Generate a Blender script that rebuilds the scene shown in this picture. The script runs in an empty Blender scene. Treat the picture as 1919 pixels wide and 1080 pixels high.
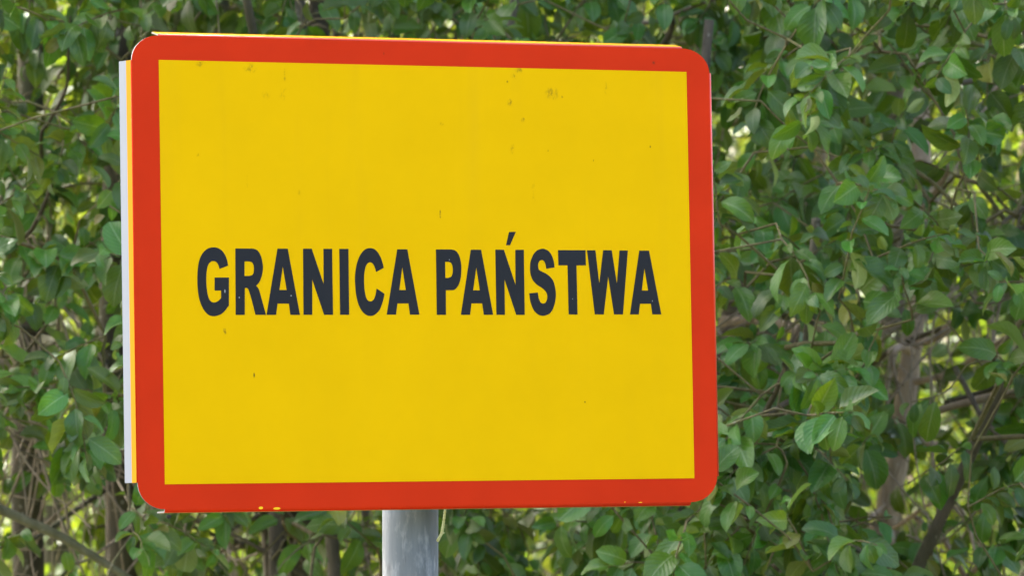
import bpy, math, random
import numpy as np
from mathutils import Matrix, Vector
from mathutils.geometry import tessellate_polygon

random.seed(11)
rng = np.random.default_rng(11)
S = bpy.context.scene
COL = S.collection
RAD = math.radians

# ------------------------------------------------------------------ camera
PITCH = 3.33
EYE = 1.75
F_PX = 10000.0                       # focal length in pixels of a 1919 px wide frame
cam = bpy.data.cameras.new('camera')
cam_ob = bpy.data.objects.new('camera', cam)
COL.objects.link(cam_ob)
cam_ob.location = (0, 0, EYE)
cam_ob.rotation_euler = (RAD(90 + PITCH), 0, 0)
cam.sensor_width = 36.0
cam.lens = 36.0 * F_PX / 1919.0
cam.clip_start = 0.1
cam.clip_end = 3000
cam.dof.use_dof = True
cam.dof.focus_distance = 6.38
cam.dof.aperture_fstop = 17.0
cam.dof.aperture_blades = 0
S.camera = cam_ob

# ------------------------------------------------------------------ light
SUN_EL, SUN_AZ = 50.0, -42.0         # azimuth from +Y, negative = to the left
world = bpy.data.worlds.new('World')
S.world = world
world.use_nodes = True
wn = world.node_tree.nodes
bg = wn['Background']
sky = wn.new('ShaderNodeTexSky')
sky.sky_type = 'NISHITA'
sky.sun_disc = False
sky.sun_elevation = RAD(SUN_EL)
sky.sun_rotation = RAD(SUN_AZ)
sky.dust_density = 8.0
sky.air_density = 1.0
sky.ozone_density = 0.3
world.node_tree.links.new(sky.outputs[0], bg.inputs[0])
bg.inputs[1].default_value = 0.12
sun = bpy.data.lights.new('sun', 'SUN')
sun.energy = 2.7
sun.angle = RAD(0.53)
sun.color = (1.0, 0.95, 0.86)
sun_ob = bpy.data.objects.new('sun', sun)
COL.objects.link(sun_ob)
sd = Vector((math.sin(RAD(SUN_AZ)) * math.cos(RAD(SUN_EL)), math.cos(RAD(SUN_AZ)) * math.cos(RAD(SUN_EL)), math.sin(RAD(SUN_EL))))
sun_ob.rotation_euler = sd.to_track_quat('Z', 'Y').to_euler()
S.view_settings.view_transform = 'Standard'
S.view_settings.look = 'None'
S.view_settings.gamma = 1.0
S.view_settings.exposure = 3.3
S.view_settings.use_curve_mapping = False
S.render.film_transparent = False
try:
    S.cycles.use_denoising = True
    S.cycles.denoising_input_passes = 'RGB_ALBEDO_NORMAL'
    S.cycles.max_bounces = 8
    S.cycles.diffuse_bounces = 2
    S.cycles.transmission_bounces = 5
    S.cycles.sample_clamp_indirect = 6.0
except Exception:
    pass

# ------------------------------------------------------------------ helpers
CP, SP = math.cos(RAD(PITCH)), math.sin(RAD(PITCH))


def at(px, py, d):
    """world point at depth d metres from the eye, seen in direction px, py (1919 x 1080 frame)"""
    xc = (px - 959.5) / F_PX * d
    yc = (540 - py) / F_PX * d
    return np.array((xc, d * CP - yc * SP, EYE + d * SP + yc * CP))


def to_px(p):
    p = np.asarray(p, float) - np.array((0, 0, EYE))
    d = p[..., 1] * CP + p[..., 2] * SP
    yc = -p[..., 1] * SP + p[..., 2] * CP
    d = np.maximum(d, .05)
    return 959.5 + F_PX * p[..., 0] / d, 540 - F_PX * yc / d, d


def link(name, me, parent=None, m=None):
    o = bpy.data.objects.new(name, me)
    COL.objects.link(o)
    if m is not None and me is not None and not me.materials:
        me.materials.append(m)
    if parent is not None:
        o.parent = parent
    return o


def thing(name, label, cat, loc, group=None):
    o = bpy.data.objects.new(name, None)
    COL.objects.link(o)
    o.empty_display_size = .1
    o.location = tuple(float(v) for v in loc)
    o['label'] = label
    o['category'] = cat
    if group:
        o['group'] = group
    return o


def mesh(name, v, f, smooth=True):
    me = bpy.data.meshes.new(name)
    me.from_pydata([tuple(map(float, p)) for p in v], [], f)
    if smooth:
        me.polygons.foreach_set('use_smooth', [True] * len(me.polygons))
    me.update()
    return me


def np_mesh(name, V, L, starts, uv=None, smooth=True):
    """big mesh straight from arrays: V (n,3), L loop vertex indices, starts polygon loop starts"""
    me = bpy.data.meshes.new(name)
    me.vertices.add(len(V))
    me.vertices.foreach_set('co', np.ascontiguousarray(V, np.float32).ravel())
    me.loops.add(len(L))
    me.loops.foreach_set('vertex_index', np.ascontiguousarray(L, np.int32))
    me.polygons.add(len(starts))
    me.polygons.foreach_set('loop_start', np.ascontiguousarray(starts, np.int32))
    if uv is not None:
        ul = me.uv_layers.new(name='UVMap')
        ul.data.foreach_set('uv', np.ascontiguousarray(uv, np.float32).ravel())
    me.update(calc_edges=True)
    if smooth:
        me.polygons.foreach_set('use_smooth', np.ones(len(starts), bool))
    me.validate()
    return me


def catmull(P, n=4):
    P = np.asarray(P, float)
    Q = np.vstack([2 * P[0] - P[1], P, 2 * P[-1] - P[-2]])
    out = []
    for i in range(1, len(Q) - 2):
        a, b, c, d = Q[i - 1], Q[i], Q[i + 1], Q[i + 2]
        for t in np.arange(n) / n:
            out.append(.5 * (2 * b + (c - a) * t + (2 * a - 5 * b + 4 * c - d) * t * t + (3 * b - a - 3 * c + d) * t ** 3))
    out.append(P[-1])
    return np.array(out)


def tube(P, R, sides=6, wob=0.0, cap=True):
    """tapered tube along P (n,3) with radii R -> verts, quads"""
    P = np.asarray(P, float)
    n = len(P)
    T = np.gradient(P, axis=0)
    T /= np.linalg.norm(T, axis=1)[:, None] + 1e-9
    ref = np.array((0.31, 0.95, 0.05)) if abs(T[0, 2]) > .7 else np.array((0, 0, 1.))
    V = []
    u = np.cross(T[0], ref)
    u /= np.linalg.norm(u)
    ang = np.arange(sides) / sides * 2 * math.pi
    for i in range(n):
        u = u - T[i] * (u @ T[i])
        u /= np.linalg.norm(u) + 1e-9
        w = np.cross(T[i], u)
        r = R[i] * (1 + wob * rng.normal(size=sides)) if wob else np.full(sides, R[i])
        V.append(P[i] + (np.cos(ang) * r)[:, None] * u + (np.sin(ang) * r)[:, None] * w)
    F = []
    for i in range(n - 1):
        for k in range(sides):
            k2 = (k + 1) % sides
            F.append((i * sides + k, i * sides + k2, (i + 1) * sides + k2, (i + 1) * sides + k))
    if cap:
        F.append(tuple(range(sides))[::-1])
        F.append(tuple((n - 1) * sides + k for k in range(sides)))
    return np.vstack(V), F


class Bag:
    """collects tubes into one mesh"""
    def __init__(self):
        self.V, self.F, self.n = [], [], 0

    def add(self, v, f):
        self.V.append(v)
        n = self.n
        self.F += [tuple(i + n for i in q) for q in f]
        self.n += len(v)

    def build(self, name, m, parent=None):
        return link(name, mesh(name, np.vstack(self.V), self.F), parent, m)


# ------------------------------------------------------------------ materials
def new_mat(name):
    m = bpy.data.materials.new(name)
    m.use_nodes = True
    return m, m.node_tree.nodes, m.node_tree.links, m.node_tree.nodes['Principled BSDF']


def mth(N, L, op, a, b=None, clamp=False):
    n = N.new('ShaderNodeMath')
    n.operation = op
    n.use_clamp = clamp
    for i, x in enumerate((a, b)):
        if x is None:
            continue
        if isinstance(x, (int, float)):
            n.inputs[i].default_value = x
        else:
            L.new(x, n.inputs[i])
    return n.outputs[0]


def mixc(N, L, fac, a, b):
    n = N.new('ShaderNodeMix')
    n.data_type = 'RGBA'
    for sock, x in ((n.inputs[0], fac), (n.inputs[6], a), (n.inputs[7], b)):
        if isinstance(x, (int, float)):
            sock.default_value = x
        elif isinstance(x, tuple):
            sock.default_value = (*x, 1)
        else:
            L.new(x, sock)
    return n.outputs[2]


def noise(N, L, vec, scale, detail=3, rough=.55, vscale=None):
    if vscale:
        mp = N.new('ShaderNodeMapping')
        mp.inputs['Scale'].default_value = vscale
        L.new(vec, mp.inputs[0])
        vec = mp.outputs[0]
    n = N.new('ShaderNodeTexNoise')
    n.inputs['Scale'].default_value = scale
    n.inputs['Detail'].default_value = detail
    n.inputs['Roughness'].default_value = rough
    L.new(vec, n.inputs['Vector'])
    return n.outputs[0]


def ramp(N, L, fac, lo, hi, a=0., b=1.):
    n = N.new('ShaderNodeMapRange')
    n.inputs[1].default_value, n.inputs[2].default_value = lo, hi
    n.inputs[3].default_value, n.inputs[4].default_value = a, b
    L.new(fac, n.inputs[0])
    return n.outputs[0]


def leaf_material(name, top, under, glow, tr=.42, spec=.5, aged=.975):
    m, N, L, B = new_mat(name)
    uv = N.new('ShaderNodeUVMap')
    sep = N.new('ShaderNodeSeparateXYZ')
    L.new(uv.outputs[0], sep.inputs[0])
    U, Vv = sep.outputs[0], sep.outputs[1]
    au = mth(N, L, 'ABSOLUTE', mth(N, L, 'SUBTRACT', U, .5))
    mid = ramp(N, L, au, .012, .035, 1, 0)
    wave = mth(N, L, 'SINE', mth(N, L, 'MULTIPLY', mth(N, L, 'SUBTRACT', mth(N, L, 'MULTIPLY', Vv, 8.), mth(N, L, 'MULTIPLY', au, 5.)), 6.283))
    vein = ramp(N, L, wave, .86, 1., 0, .35)
    vm = mth(N, L, 'MAXIMUM', mid, vein)
    geo = N.new('ShaderNodeNewGeometry')
    oi = N.new('ShaderNodeObjectInfo')
    rnd = mth(N, L, 'FRACT', mth(N, L, 'ADD', geo.outputs['Random Per Island'], oi.outputs['Random']))
    tc = N.new('ShaderNodeTexCoord')
    blot = noise(N, L, tc.outputs['UV'], 6, 2)
    hs = N.new('ShaderNodeHueSaturation')
    r2 = mth(N, L, 'FRACT', mth(N, L, 'MULTIPLY', rnd, 7.31))
    L.new(ramp(N, L, r2, 0, 1, .468, .514), hs.inputs['Hue'])
    L.new(mth(N, L, 'MULTIPLY', ramp(N, L, rnd, 0, 1, .6, 1.5), ramp(N, L, blot, .3, .7, .9, 1.1)), hs.inputs['Value'])
    # one leaf in forty has begun to turn yellow
    old = mth(N, L, 'GREATER_THAN', mth(N, L, 'FRACT', mth(N, L, 'MULTIPLY', rnd, 13.7)), aged)
    basec = mixc(N, L, mth(N, L, 'MULTIPLY', old, .6), top, (.22, .19, .03))
    tob = noise(N, L, tc.outputs['Object'], 110, 2)
    spotted = mth(N, L, 'MULTIPLY', ramp(N, L, tob, .70, .74), mth(N, L, 'GREATER_THAN', mth(N, L, 'FRACT', mth(N, L, 'MULTIPLY', rnd, 5.9)), .45))
    basec = mixc(N, L, mth(N, L, 'MULTIPLY', spotted, .8), basec, (.10, .065, .025))
    c_top = mixc(N, L, mth(N, L, 'MULTIPLY', vm, .55), basec, (.20, .27, .13))
    c_und = mixc(N, L, mth(N, L, 'MULTIPLY', vm, .5), under, (.26, .32, .18))
    c = mixc(N, L, geo.outputs['Backfacing'], c_top, c_und)
    L.new(c, hs.inputs['Color'])
    L.new(hs.outputs[0], B.inputs['Base Color'])
    L.new(mth(N, L, 'ADD', mth(N, L, 'MULTIPLY', geo.outputs['Backfacing'], .25), ramp(N, L, blot, .3, .7, .30, .43)), B.inputs['Roughness'])
    B.inputs['Specular IOR Level'].default_value = spec
    bmp = N.new('ShaderNodeBump')
    bmp.inputs['Strength'].default_value = .35
    bmp.inputs['Distance'].default_value = .001
    L.new(mth(N, L, 'ADD', vm, mth(N, L, 'MULTIPLY', wave, .4)), bmp.inputs['Height'])
    L.new(bmp.outputs[0], B.inputs['Normal'])
    T = N.new('ShaderNodeBsdfTranslucent')
    hs2 = N.new('ShaderNodeHueSaturation')
    hs2.inputs['Color'].default_value = (*glow, 1)
    L.new(ramp(N, L, r2, 0, 1, .478, .525), hs2.inputs['Hue'])
    L.new(ramp(N, L, rnd, 0, 1, .75, 1.3), hs2.inputs['Value'])
    L.new(hs2.outputs[0], T.inputs[0])
    mx = N.new('ShaderNodeMixShader')
    mx.inputs[0].default_value = tr
    L.new(B.outputs[0], mx.inputs[1])
    L.new(T.outputs[0], mx.inputs[2])
    L.new(mx.outputs[0], N['Material Output'].inputs['Surface'])
    return m


def bark_material(name, a, b, moss, mossy=.35, scale=1.):
    m, N, L, B = new_mat(name)
    tc = N.new('ShaderNodeTexCoord')
    O = tc.outputs['Object']
    n1 = noise(N, L, O, 40 * scale, 5, .65, (1, 1, .25))
    n2 = noise(N, L, O, 5 * scale, 3)
    c = mixc(N, L, ramp(N, L, n1, .35, .65), a, b)
    c = mixc(N, L, mth(N, L, 'MULTIPLY', ramp(N, L, n2, .45, .6), mossy), c, moss)
    # pale lenticels and lichen patches
    n3 = noise(N, L, O, 90 * scale, 2, .5, (1, 1, .6))
    c = mixc(N, L, ramp(N, L, n3, .66, .72, 0, .5), c, (.30, .30, .24))
    L.new(c, B.inputs['Base Color'])
    B.inputs['Roughness'].default_value = .85
    bp = N.new('ShaderNodeBump')
    bp.inputs['Strength'].default_value = .6
    bp.inputs['Distance'].default_value = .004
    L.new(n1, bp.inputs['Height'])
    L.new(bp.outputs[0], B.inputs['Normal'])
    return m


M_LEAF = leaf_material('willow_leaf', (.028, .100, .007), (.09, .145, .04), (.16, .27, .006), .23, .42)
M_MID = leaf_material('tree_leaf_darkened_as_shade', (.017, .060, .004), (.05, .085, .02), (.12, .19, .006), .22, .15)  # same leaf in darker colours: paints shade into the trees behind the shrubs
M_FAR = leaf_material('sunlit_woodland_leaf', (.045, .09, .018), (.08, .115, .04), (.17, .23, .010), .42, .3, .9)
M_BARK = bark_material('sallow_bark', (.045, .037, .024), (.105, .087, .06), (.05, .058, .016))
M_DARK = bark_material('dark_mossy_bark', (.024, .019, .008), (.060, .048, .023), (.042, .047, .009), .7)
M_DRY = bark_material('dry_grey_brown_twig', (.13, .10, .065), (.26, .21, .145), (.12, .12, .05), .35, 2)
M_OLIVE = bark_material('olive_mossy_bark', (.075, .075, .035), (.15, .145, .085), (.085, .10, .03), .6)
M_BROWN = bark_material('warm_brown_bark', (.045, .034, .019), (.10, .075, .045), (.05, .05, .014), .4)
M_PALE = bark_material('pale_beige_bark', (.17, .125, .08), (.31, .245, .17), (.16, .13, .06), .2)
M_TWIG = bark_material('twig_bark', (.055, .045, .016), (.13, .105, .04), (.10, .11, .025), .4, 2)


def g_mat():
    m, N, L, B = new_mat('grass_verge')
    tc = N.new('ShaderNodeTexCoord')
    n1 = noise(N, L, tc.outputs['Object'], .7, 4)
    n2 = noise(N, L, tc.outputs['Object'], 30, 4)
    c = mixc(N, L, n2, (.025, .038, .012), (.06, .07, .025))
    c = mixc(N, L, ramp(N, L, n1, .45, .62), c, (.12, .095, .06))
    L.new(c, B.inputs['Base Color'])
    B.inputs['Roughness'].default_value = .95
    return m


# ------------------------------------------------------------------ ground
gv, gf = [], []
gx = np.concatenate([[-1500, -400, -120, -40], np.linspace(-20, 20, 41), [40, 120, 400, 1500]])
gy = np.concatenate([[-1500, -400, -120, -40, -15], np.linspace(-5, 45, 51), [80, 150, 400, 1500]])
for y in gy:
    for x in gx:
        near = abs(x) < 25 and -6 < y < 50
        gv.append((x, y, .05 * math.sin(x * .8 + y * .5) * math.sin(y * .37) + (.03 * rng.normal() if near else 0) - .04))
nx = len(gx)
for j in range(len(gy) - 1):
    for i in range(nx - 1):
        gf.append((j * nx + i, j * nx + i + 1, (j + 1) * nx + i + 1, (j + 1) * nx + i))
g = link('ground', mesh('ground', gv, gf), None, g_mat())
g['kind'] = 'structure'
g['label'] = 'rough grassy ground at the edge of the wood'

# ------------------------------------------------------------------ the sign
SIGN_T = np.array((-0.0954730, -0.0175897, 6.3491912))      # centre in eye coordinates (right, down, ahead)
YAW, ROLL = 0.4171727, -0.0194348
W2, H2, RC, BD = .375, .28125, .035, .0334
_c = SIGN_T
SIGN_C = np.array((_c[0], _c[2] * CP + _c[1] * SP, EYE + _c[2] * SP - _c[1] * CP))
ca, sa, cc, sc_ = math.cos(YAW), math.sin(YAW), math.cos(ROLL), math.sin(ROLL)
RyRz = np.array([[ca, 0, -sa], [0, 1, 0], [sa, 0, ca]]) @ np.array([[cc, -sc_, 0], [sc_, cc, 0], [0, 0, 1]])
D2W = lambda v: np.array((v[0], v[2], -v[1]))
SX, SB, SU = D2W(RyRz @ (1, 0, 0)), D2W(RyRz @ (0, 0, 1)), D2W(RyRz @ (0, -1, 0))
SIGN_M = Matrix([[SX[i], SB[i], SU[i], SIGN_C[i]] for i in range(3)] + [[0, 0, 0, 1]])


def print_material(name, colour, rough, spots=(), spot_col=(.035, .03, .012), chips=(), chip_col=(.26, .28, .29), streak=0., mottled=.03, spec=.5):
    """sheeting with dirt at given places (mm on the face)"""
    m, N, L, B = new_mat(name)
    tc = N.new('ShaderNodeTexCoord')
    O = tc.outputs['Object']
    sepv = N.new('ShaderNodeSeparateXYZ')
    L.new(O, sepv.inputs[0])
    n0 = noise(N, L, O, 9, 3)
    n1 = noise(N, L, O, 260, 3, .6, (1, 1, .6))
    big = mixc(N, L, ramp(N, L, n0, .3, .7), tuple(c * (1 - mottled) for c in colour), tuple(c * (1 + mottled) for c in colour))
    c = big
    if streak:
        ns = noise(N, L, O, 28, 4, .6, (1, 1, .06))
        up = ramp(N, L, sepv.outputs[2], -.2, .25, .15, 1)
        c = mixc(N, L, mth(N, L, 'MULTIPLY', ramp(N, L, ns, .55, .75, 0, streak), up), c, (.25, .19, .03))
        fine = noise(N, L, O, 420, 2, .6, (1, 1, .45))
        c = mixc(N, L, mth(N, L, 'MULTIPLY', ramp(N, L, fine, .77, .84, 0, .12), mth(N, L, 'MULTIPLY', ramp(N, L, ns, .45, .6), up)), c, (.16, .13, .03))

    def mask(lst, hard):
        acc = None
        for s in lst:
            vm = N.new('ShaderNodeVectorMath')
            vm.operation = 'SUBTRACT'
            L.new(O, vm.inputs[0])
            vm.inputs[1].default_value = (s[0] / 1000, 0, s[1] / 1000)
            vs = N.new('ShaderNodeVectorMath')
            vs.operation = 'MULTIPLY'
            L.new(vm.outputs[0], vs.inputs[0])
            vs.inputs[1].default_value = (1000 / s[2], 0, 1000 / s[3])
            ln = N.new('ShaderNodeVectorMath')
            ln.operation = 'LENGTH'
            L.new(vs.outputs[0], ln.inputs[0])
            k = s[4] if len(s) > 4 else 1.
            v = ramp(N, L, ln.outputs['Value'], .1, 1.25, k, 0)
            acc = v if acc is None else mth(N, L, 'MAXIMUM', acc, v)
        if hard:
            return ramp(N, L, mth(N, L, 'ADD', acc, mth(N, L, 'MULTIPLY', n1, .4)), .42, .5)
        g_ = mth(N, L, 'ADD', mth(N, L, 'MULTIPLY', ramp(N, L, n1, .45, .60), .95), .28)
        return mth(N, L, 'MULTIPLY', mth(N, L, 'SUBTRACT', mth(N, L, 'MULTIPLY', acc, g_), .07, True), .95, True)
    if spots:
        mk = mask(spots, False)
        c = mixc(N, L, mth(N, L, 'MULTIPLY', mk, mth(N, L, 'GREATER_THAN', mk, .01)), c, spot_col)
    if chips:
        c = mixc(N, L, mask(chips, True), c, chip_col)
    L.new(c, B.inputs['Base Color'])
    B.inputs['Roughness'].default_value = rough
    B.inputs['Specular IOR Level'].default_value = spec
    bp = N.new('ShaderNodeBump')
    bp.inputs['Strength'].default_value = .04
    bp.inputs['Distance'].default_value = .0006
    L.new(noise(N, L, O, 22, 2), bp.inputs['Height'])
    L.new(bp.outputs[0], B.inputs['Normal'])
    return m


# letter outlines in mm from the middle of the plate (third item = sharp corner)
GLYPHS = [
    [[(-259.1,7.5,1),(-260.3,14.0),(-262.7,20.0),(-266.5,25.0),(-271.4,28.0),(-276.8,28.9),(-283.3,27.7),(-288.7,24.0),(-293.3,17.5),(-296.1,8.7),(-297.4,-2.4),(-297.6,-14.5),(-296.6,-26.5),(-294.1,-36.6),(-289.8,-44.9),(-284.0,-50.5),(-277.6,-51.8),(-271.7,-50.6),(-265.7,-47.2),(-258.9,-39.3,1),(-258.3,-6.4,1),(-276.1,-6.5,1),(-276.4,-21.8,1),(-268.3,-21.7,1),(-268.4,-30.5,1),(-272.4,-34.2),(-277.4,-35.8),(-281.3,-34.5),(-284.2,-30.1),(-285.8,-22.7),(-286.6,-12.6),(-286.4,-3.3),(-285.4,4.1),(-283.4,9.2),(-280.1,12.3),(-276.9,12.8),(-273.7,11.6),(-271.2,8.3),(-269.8,3.7,1)]],
    [[(-249.7,27.7,1),(-228.9,27.8,1),(-224.4,26.9),(-220.5,24.0),(-217.6,18.4),(-215.9,11.0),(-215.5,4.5),(-217.0,-3.9),(-220.1,-11.3),(-224.3,-16.0,1),(-221.2,-19.7),(-218.4,-29.0),(-215.6,-39.2),(-212.6,-50.1,1),(-225.7,-50.1,1),(-228.9,-37.4),(-231.7,-27.2),(-233.9,-20.7),(-236.1,-18.6),(-238.6,-18.6,1),(-239.2,-50.2,1),(-250.5,-50.2,1)],[(-238.5,12.7,1),(-232.4,12.7,1),(-228.8,11.4),(-227.1,8.1),(-226.7,4.0),(-227.2,-0.7),(-229.4,-3.5),(-233.1,-4.4,1),(-238.8,-4.5,1)]],
    [[(-196.7,27.9,1),(-183.8,27.9,1),(-169.7,-50.0,1),(-181.7,-50.1,1),(-183.4,-36.8,1),(-197.8,-36.8,1),(-199.8,-50.1,1),(-211.8,-50.1,1)],[(-190.4,7.0,1),(-185.9,-20.8,1),(-195.2,-20.8,1)]],
    [[(-164.4,28.1,1),(-153.5,28.2,1),(-139.0,-13.9,1),(-138.5,28.1,1),(-127.6,28.2,1),(-127.8,-49.8,1),(-139.0,-49.9,1),(-153.5,-7.9,1),(-154.1,-49.9,1),(-165.1,-49.9,1)]],
    [[(-118.4,28.2,1),(-106.8,28.3,1),(-107.2,-49.8,1),(-118.7,-49.8,1)]],
    [[(-62.0,6.1,1),(-63.6,12.8),(-66.0,18.9),(-69.4,24.5),(-73.9,28.3),(-79.0,29.4),(-84.6,28.2),(-89.7,23.9),(-93.8,17.3),(-97.0,8.0),(-98.8,-3.3),(-98.9,-13.6),(-97.9,-25.7),(-95.5,-36.0),(-91.4,-44.4),(-85.9,-49.6),(-79.9,-51.2),(-74.3,-49.5),(-68.6,-44.4),(-65.0,-36.9),(-62.8,-30.3),(-61.7,-24.7,1),(-71.5,-18.6,1),(-72.9,-25.6),(-75.0,-30.8),(-77.6,-33.3),(-80.3,-33.8),(-83.1,-32.7),(-85.3,-29.0),(-86.8,-22.4),(-87.5,-13.5),(-87.3,-3.2),(-86.3,3.3),(-84.6,8.5),(-82.1,11.6),(-79.3,12.5),(-76.5,11.6),(-74.3,8.6),(-72.8,4.8),(-71.9,1.1,1)]],
    [[(-44.2,28.2,1),(-31.3,28.3,1),(-17.1,-49.4,1),(-29.2,-49.5,1),(-30.9,-36.1,1),(-45.2,-36.2,1),(-47.2,-49.5,1),(-59.1,-49.5,1)],[(-38.1,7.4,1),(-34.0,-20.2,1),(-42.5,-20.2,1)]],
    [[(5.7,28.4,1),(25.9,28.6,1),(30.5,27.3),(33.9,24.2),(36.5,18.7),(38.0,11.2),(38.1,3.3),(37.2,-5.2),(34.7,-12.7),(31.4,-17.5),(27.9,-19.8),(23.8,-20.2,1),(17.5,-20.2,1),(17.2,-49.6,1),(5.4,-49.6,1)],[(17.2,13.8,1),(22.3,13.7,1),(25.2,12.2),(26.8,8.5),(27.2,3.9),(26.6,-0.5),(24.9,-3.9),(21.8,-5.4,1),(17.2,-5.6,1)]],
    [[(51.0,28.4,1),(64.3,28.5,1),(78.5,-49.4,1),(66.4,-49.5,1),(64.6,-35.8,1),(50.5,-35.8,1),(48.5,-49.5,1),(36.6,-49.5,1)],[(57.7,7.6,1),(61.9,-20.2,1),(53.0,-20.3,1)]],
    [[(83.0,28.7,1),(94.1,28.7,1),(108.6,-13.8,1),(109.1,28.7,1),(120.2,28.8,1),(119.9,-49.4,1),(108.8,-49.4,1),(94.2,-6.6,1),(93.9,-49.4,1),(82.9,-49.4,1)],[(101.3,50.0,1),(110.2,50.4,1),(102.2,34.2,1),(97.1,34.2,1)]],
    [[(149.3,6.3,1),(160.2,7.7,1),(159.4,14.9),(156.9,22.0),(152.9,27.3),(147.7,29.8),(143.9,30.2),(137.4,27.9),(132.7,23.0),(129.0,15.0),(128.1,7.5),(128.7,-1.1),(132.1,-8.5),(137.8,-13.8),(143.6,-17.2),(148.2,-21.3),(150.1,-26.1),(149.6,-30.9),(147.4,-34.7),(144.2,-35.8),(140.9,-34.2),(138.7,-29.4),(137.6,-22.6,1),(126.5,-23.5,1),(127.5,-32.0),(130.3,-40.6),(134.8,-47.0),(140.6,-50.1),(145.9,-50.3),(151.7,-48.4),(156.0,-44.1),(159.4,-36.5),(161.3,-26.3),(160.7,-17.4),(158.4,-8.9),(154.3,-3.5),(148.8,0.3),(143.8,2.5),(140.1,4.6),(138.8,8.0),(138.9,12.3),(140.7,15.6),(143.5,16.7),(146.5,15.6),(148.5,11.4)]],
    [[(165.4,28.7,1),(201.7,28.9,1),(201.7,10.6,1),(189.3,10.5,1),(189.5,-48.8,1),(177.8,-48.8,1),(177.6,10.5,1),(165.5,10.4,1)]],
    [[(203.7,28.8,1),(214.8,28.9,1),(219.1,-11.9,1),(225.2,29.0,1),(236.5,29.1,1),(242.6,-11.8,1),(247.0,28.9,1),(258.0,28.9,1),(249.9,-48.6,1),(238.1,-48.7,1),(231.2,-2.3,1),(224.3,-48.7,1),(212.5,-48.7,1)]],
    [[(273.4,28.9,1),(286.4,28.9,1),(301.2,-48.5,1),(289.3,-48.5,1),(287.5,-35.6,1),(272.9,-35.6,1),(271.0,-48.6,1),(259.4,-48.6,1)],[(279.8,7.8,1),(284.3,-19.6,1),(275.6,-19.6,1)]],
]
SPOTS = [(-290.1, 245.1, 6.02, 4.44, 0.8), (-228.0, 240.1, 8.69, 5.71, 0.6), (-184.3, 233.4, 2.01, 7.62, 0.6), (-186.0, 211.3, 6.02, 8.89, 0.3), (117.3, 245.4, 5.35, 3.81, 0.9), (110.8, 237.5, 4.01, 3.81, 0.5), (161.1, 217.9, 9, 8, .62), (174.4, 214.3, 1.47, 1.65, 1.6), (103.0, 230.9, 1.47, 1.52, 1.2), (122.4, 185.0, 2.67, 3.17, 1.2), (105.3, 205.9, 4.68, 5.08, 0.6), (12.3, 70.9, 1.2, 5.08, 1.6), (-228.5, -121.8, 1.2, 3.81, 1.4), (-264.4, -69.3, 2.34, 4.44, 0.9), (-233.5, 108.1, 1.34, 8.89, 0.4), (-295.1, 137.3, 2.67, 2.54, 0.4), (154.7, 148.9, 1.34, 1.52, 1.2), (290.6, 155.4, 1.2, 1.9, 1), (197.3, -154.4, 1.34, 1.27, 1.2), (214.6, 137.5, 1.07, 1.65, 1), (16.3, 178.1, 2.67, 3.17, 0.6), (-208.3, 209.0, 6.68, 6.35, 0.25), (232.8, 225.8, 2.67, 10.16, 0.3), (107.7, 150.8, 2.67, 8.89, 0.4), (297.8, 257.6, 2.67, 2.54, 0.9), (-57.3, 261.5, 1.2, 2.54, 0.6), (-168.4, 95.0, 2.01, 5.08, 0.3), (134.8, 98.5, 4.01, 19.05, 0.2)]
CHIPS = [(-222.4, -276.8, 2.86, 1.71), (-202.3, -277.7, 4.57, 1.6), (248.0, -275.7, 0.87, 0.52), (268.6, -276.3, 2.79, 0.42)]
LCHIPS = [(-263.7, -22.5, 0.68, 2.29), (-245.8, -29.9, 0.73, 1.01), (-180.6, -27.5, 0.6, 0.91), (22.7, 16.2, 0.37, 0.91), (289.5, -32.3, 0.37, 1.01), (183.3, -30.0, 0.37, 0.73)]

YEL = (0.6612, 0.3871, 0.0)
RED = (.50, .0255, .0042)
M_YEL = print_material('yellow_reflective_sheeting', YEL, .42, SPOTS, streak=.06, mottled=.025, spec=.03)
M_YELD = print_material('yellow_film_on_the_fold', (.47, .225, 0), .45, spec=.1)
M_RED = print_material('red_reflective_sheeting', RED, .40, [s for s in SPOTS if abs(s[0] - 297.8) < .1 or s[1] > 255], chips=CHIPS, chip_col=(.80, .50, .02), mottled=.06, spec=.05)
M_BEND = print_material('red_sheeting_on_the_bend', RED, .3, mottled=.06, spec=.5)
M_INK = print_material('dark_letter_ink', (.0045, .006, .0095), .6, chips=LCHIPS, mottled=.2, spec=.26)
M_ALU = print_material('bare_aluminium', (.15, .155, .165), .5, mottled=.05)
M_ALU.node_tree.nodes['Principled BSDF'].inputs['Metallic'].default_value = .35
M_WHT = print_material('white_lacquered_flange', (.20,.225,.27), .4, mottled=.03)


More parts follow.
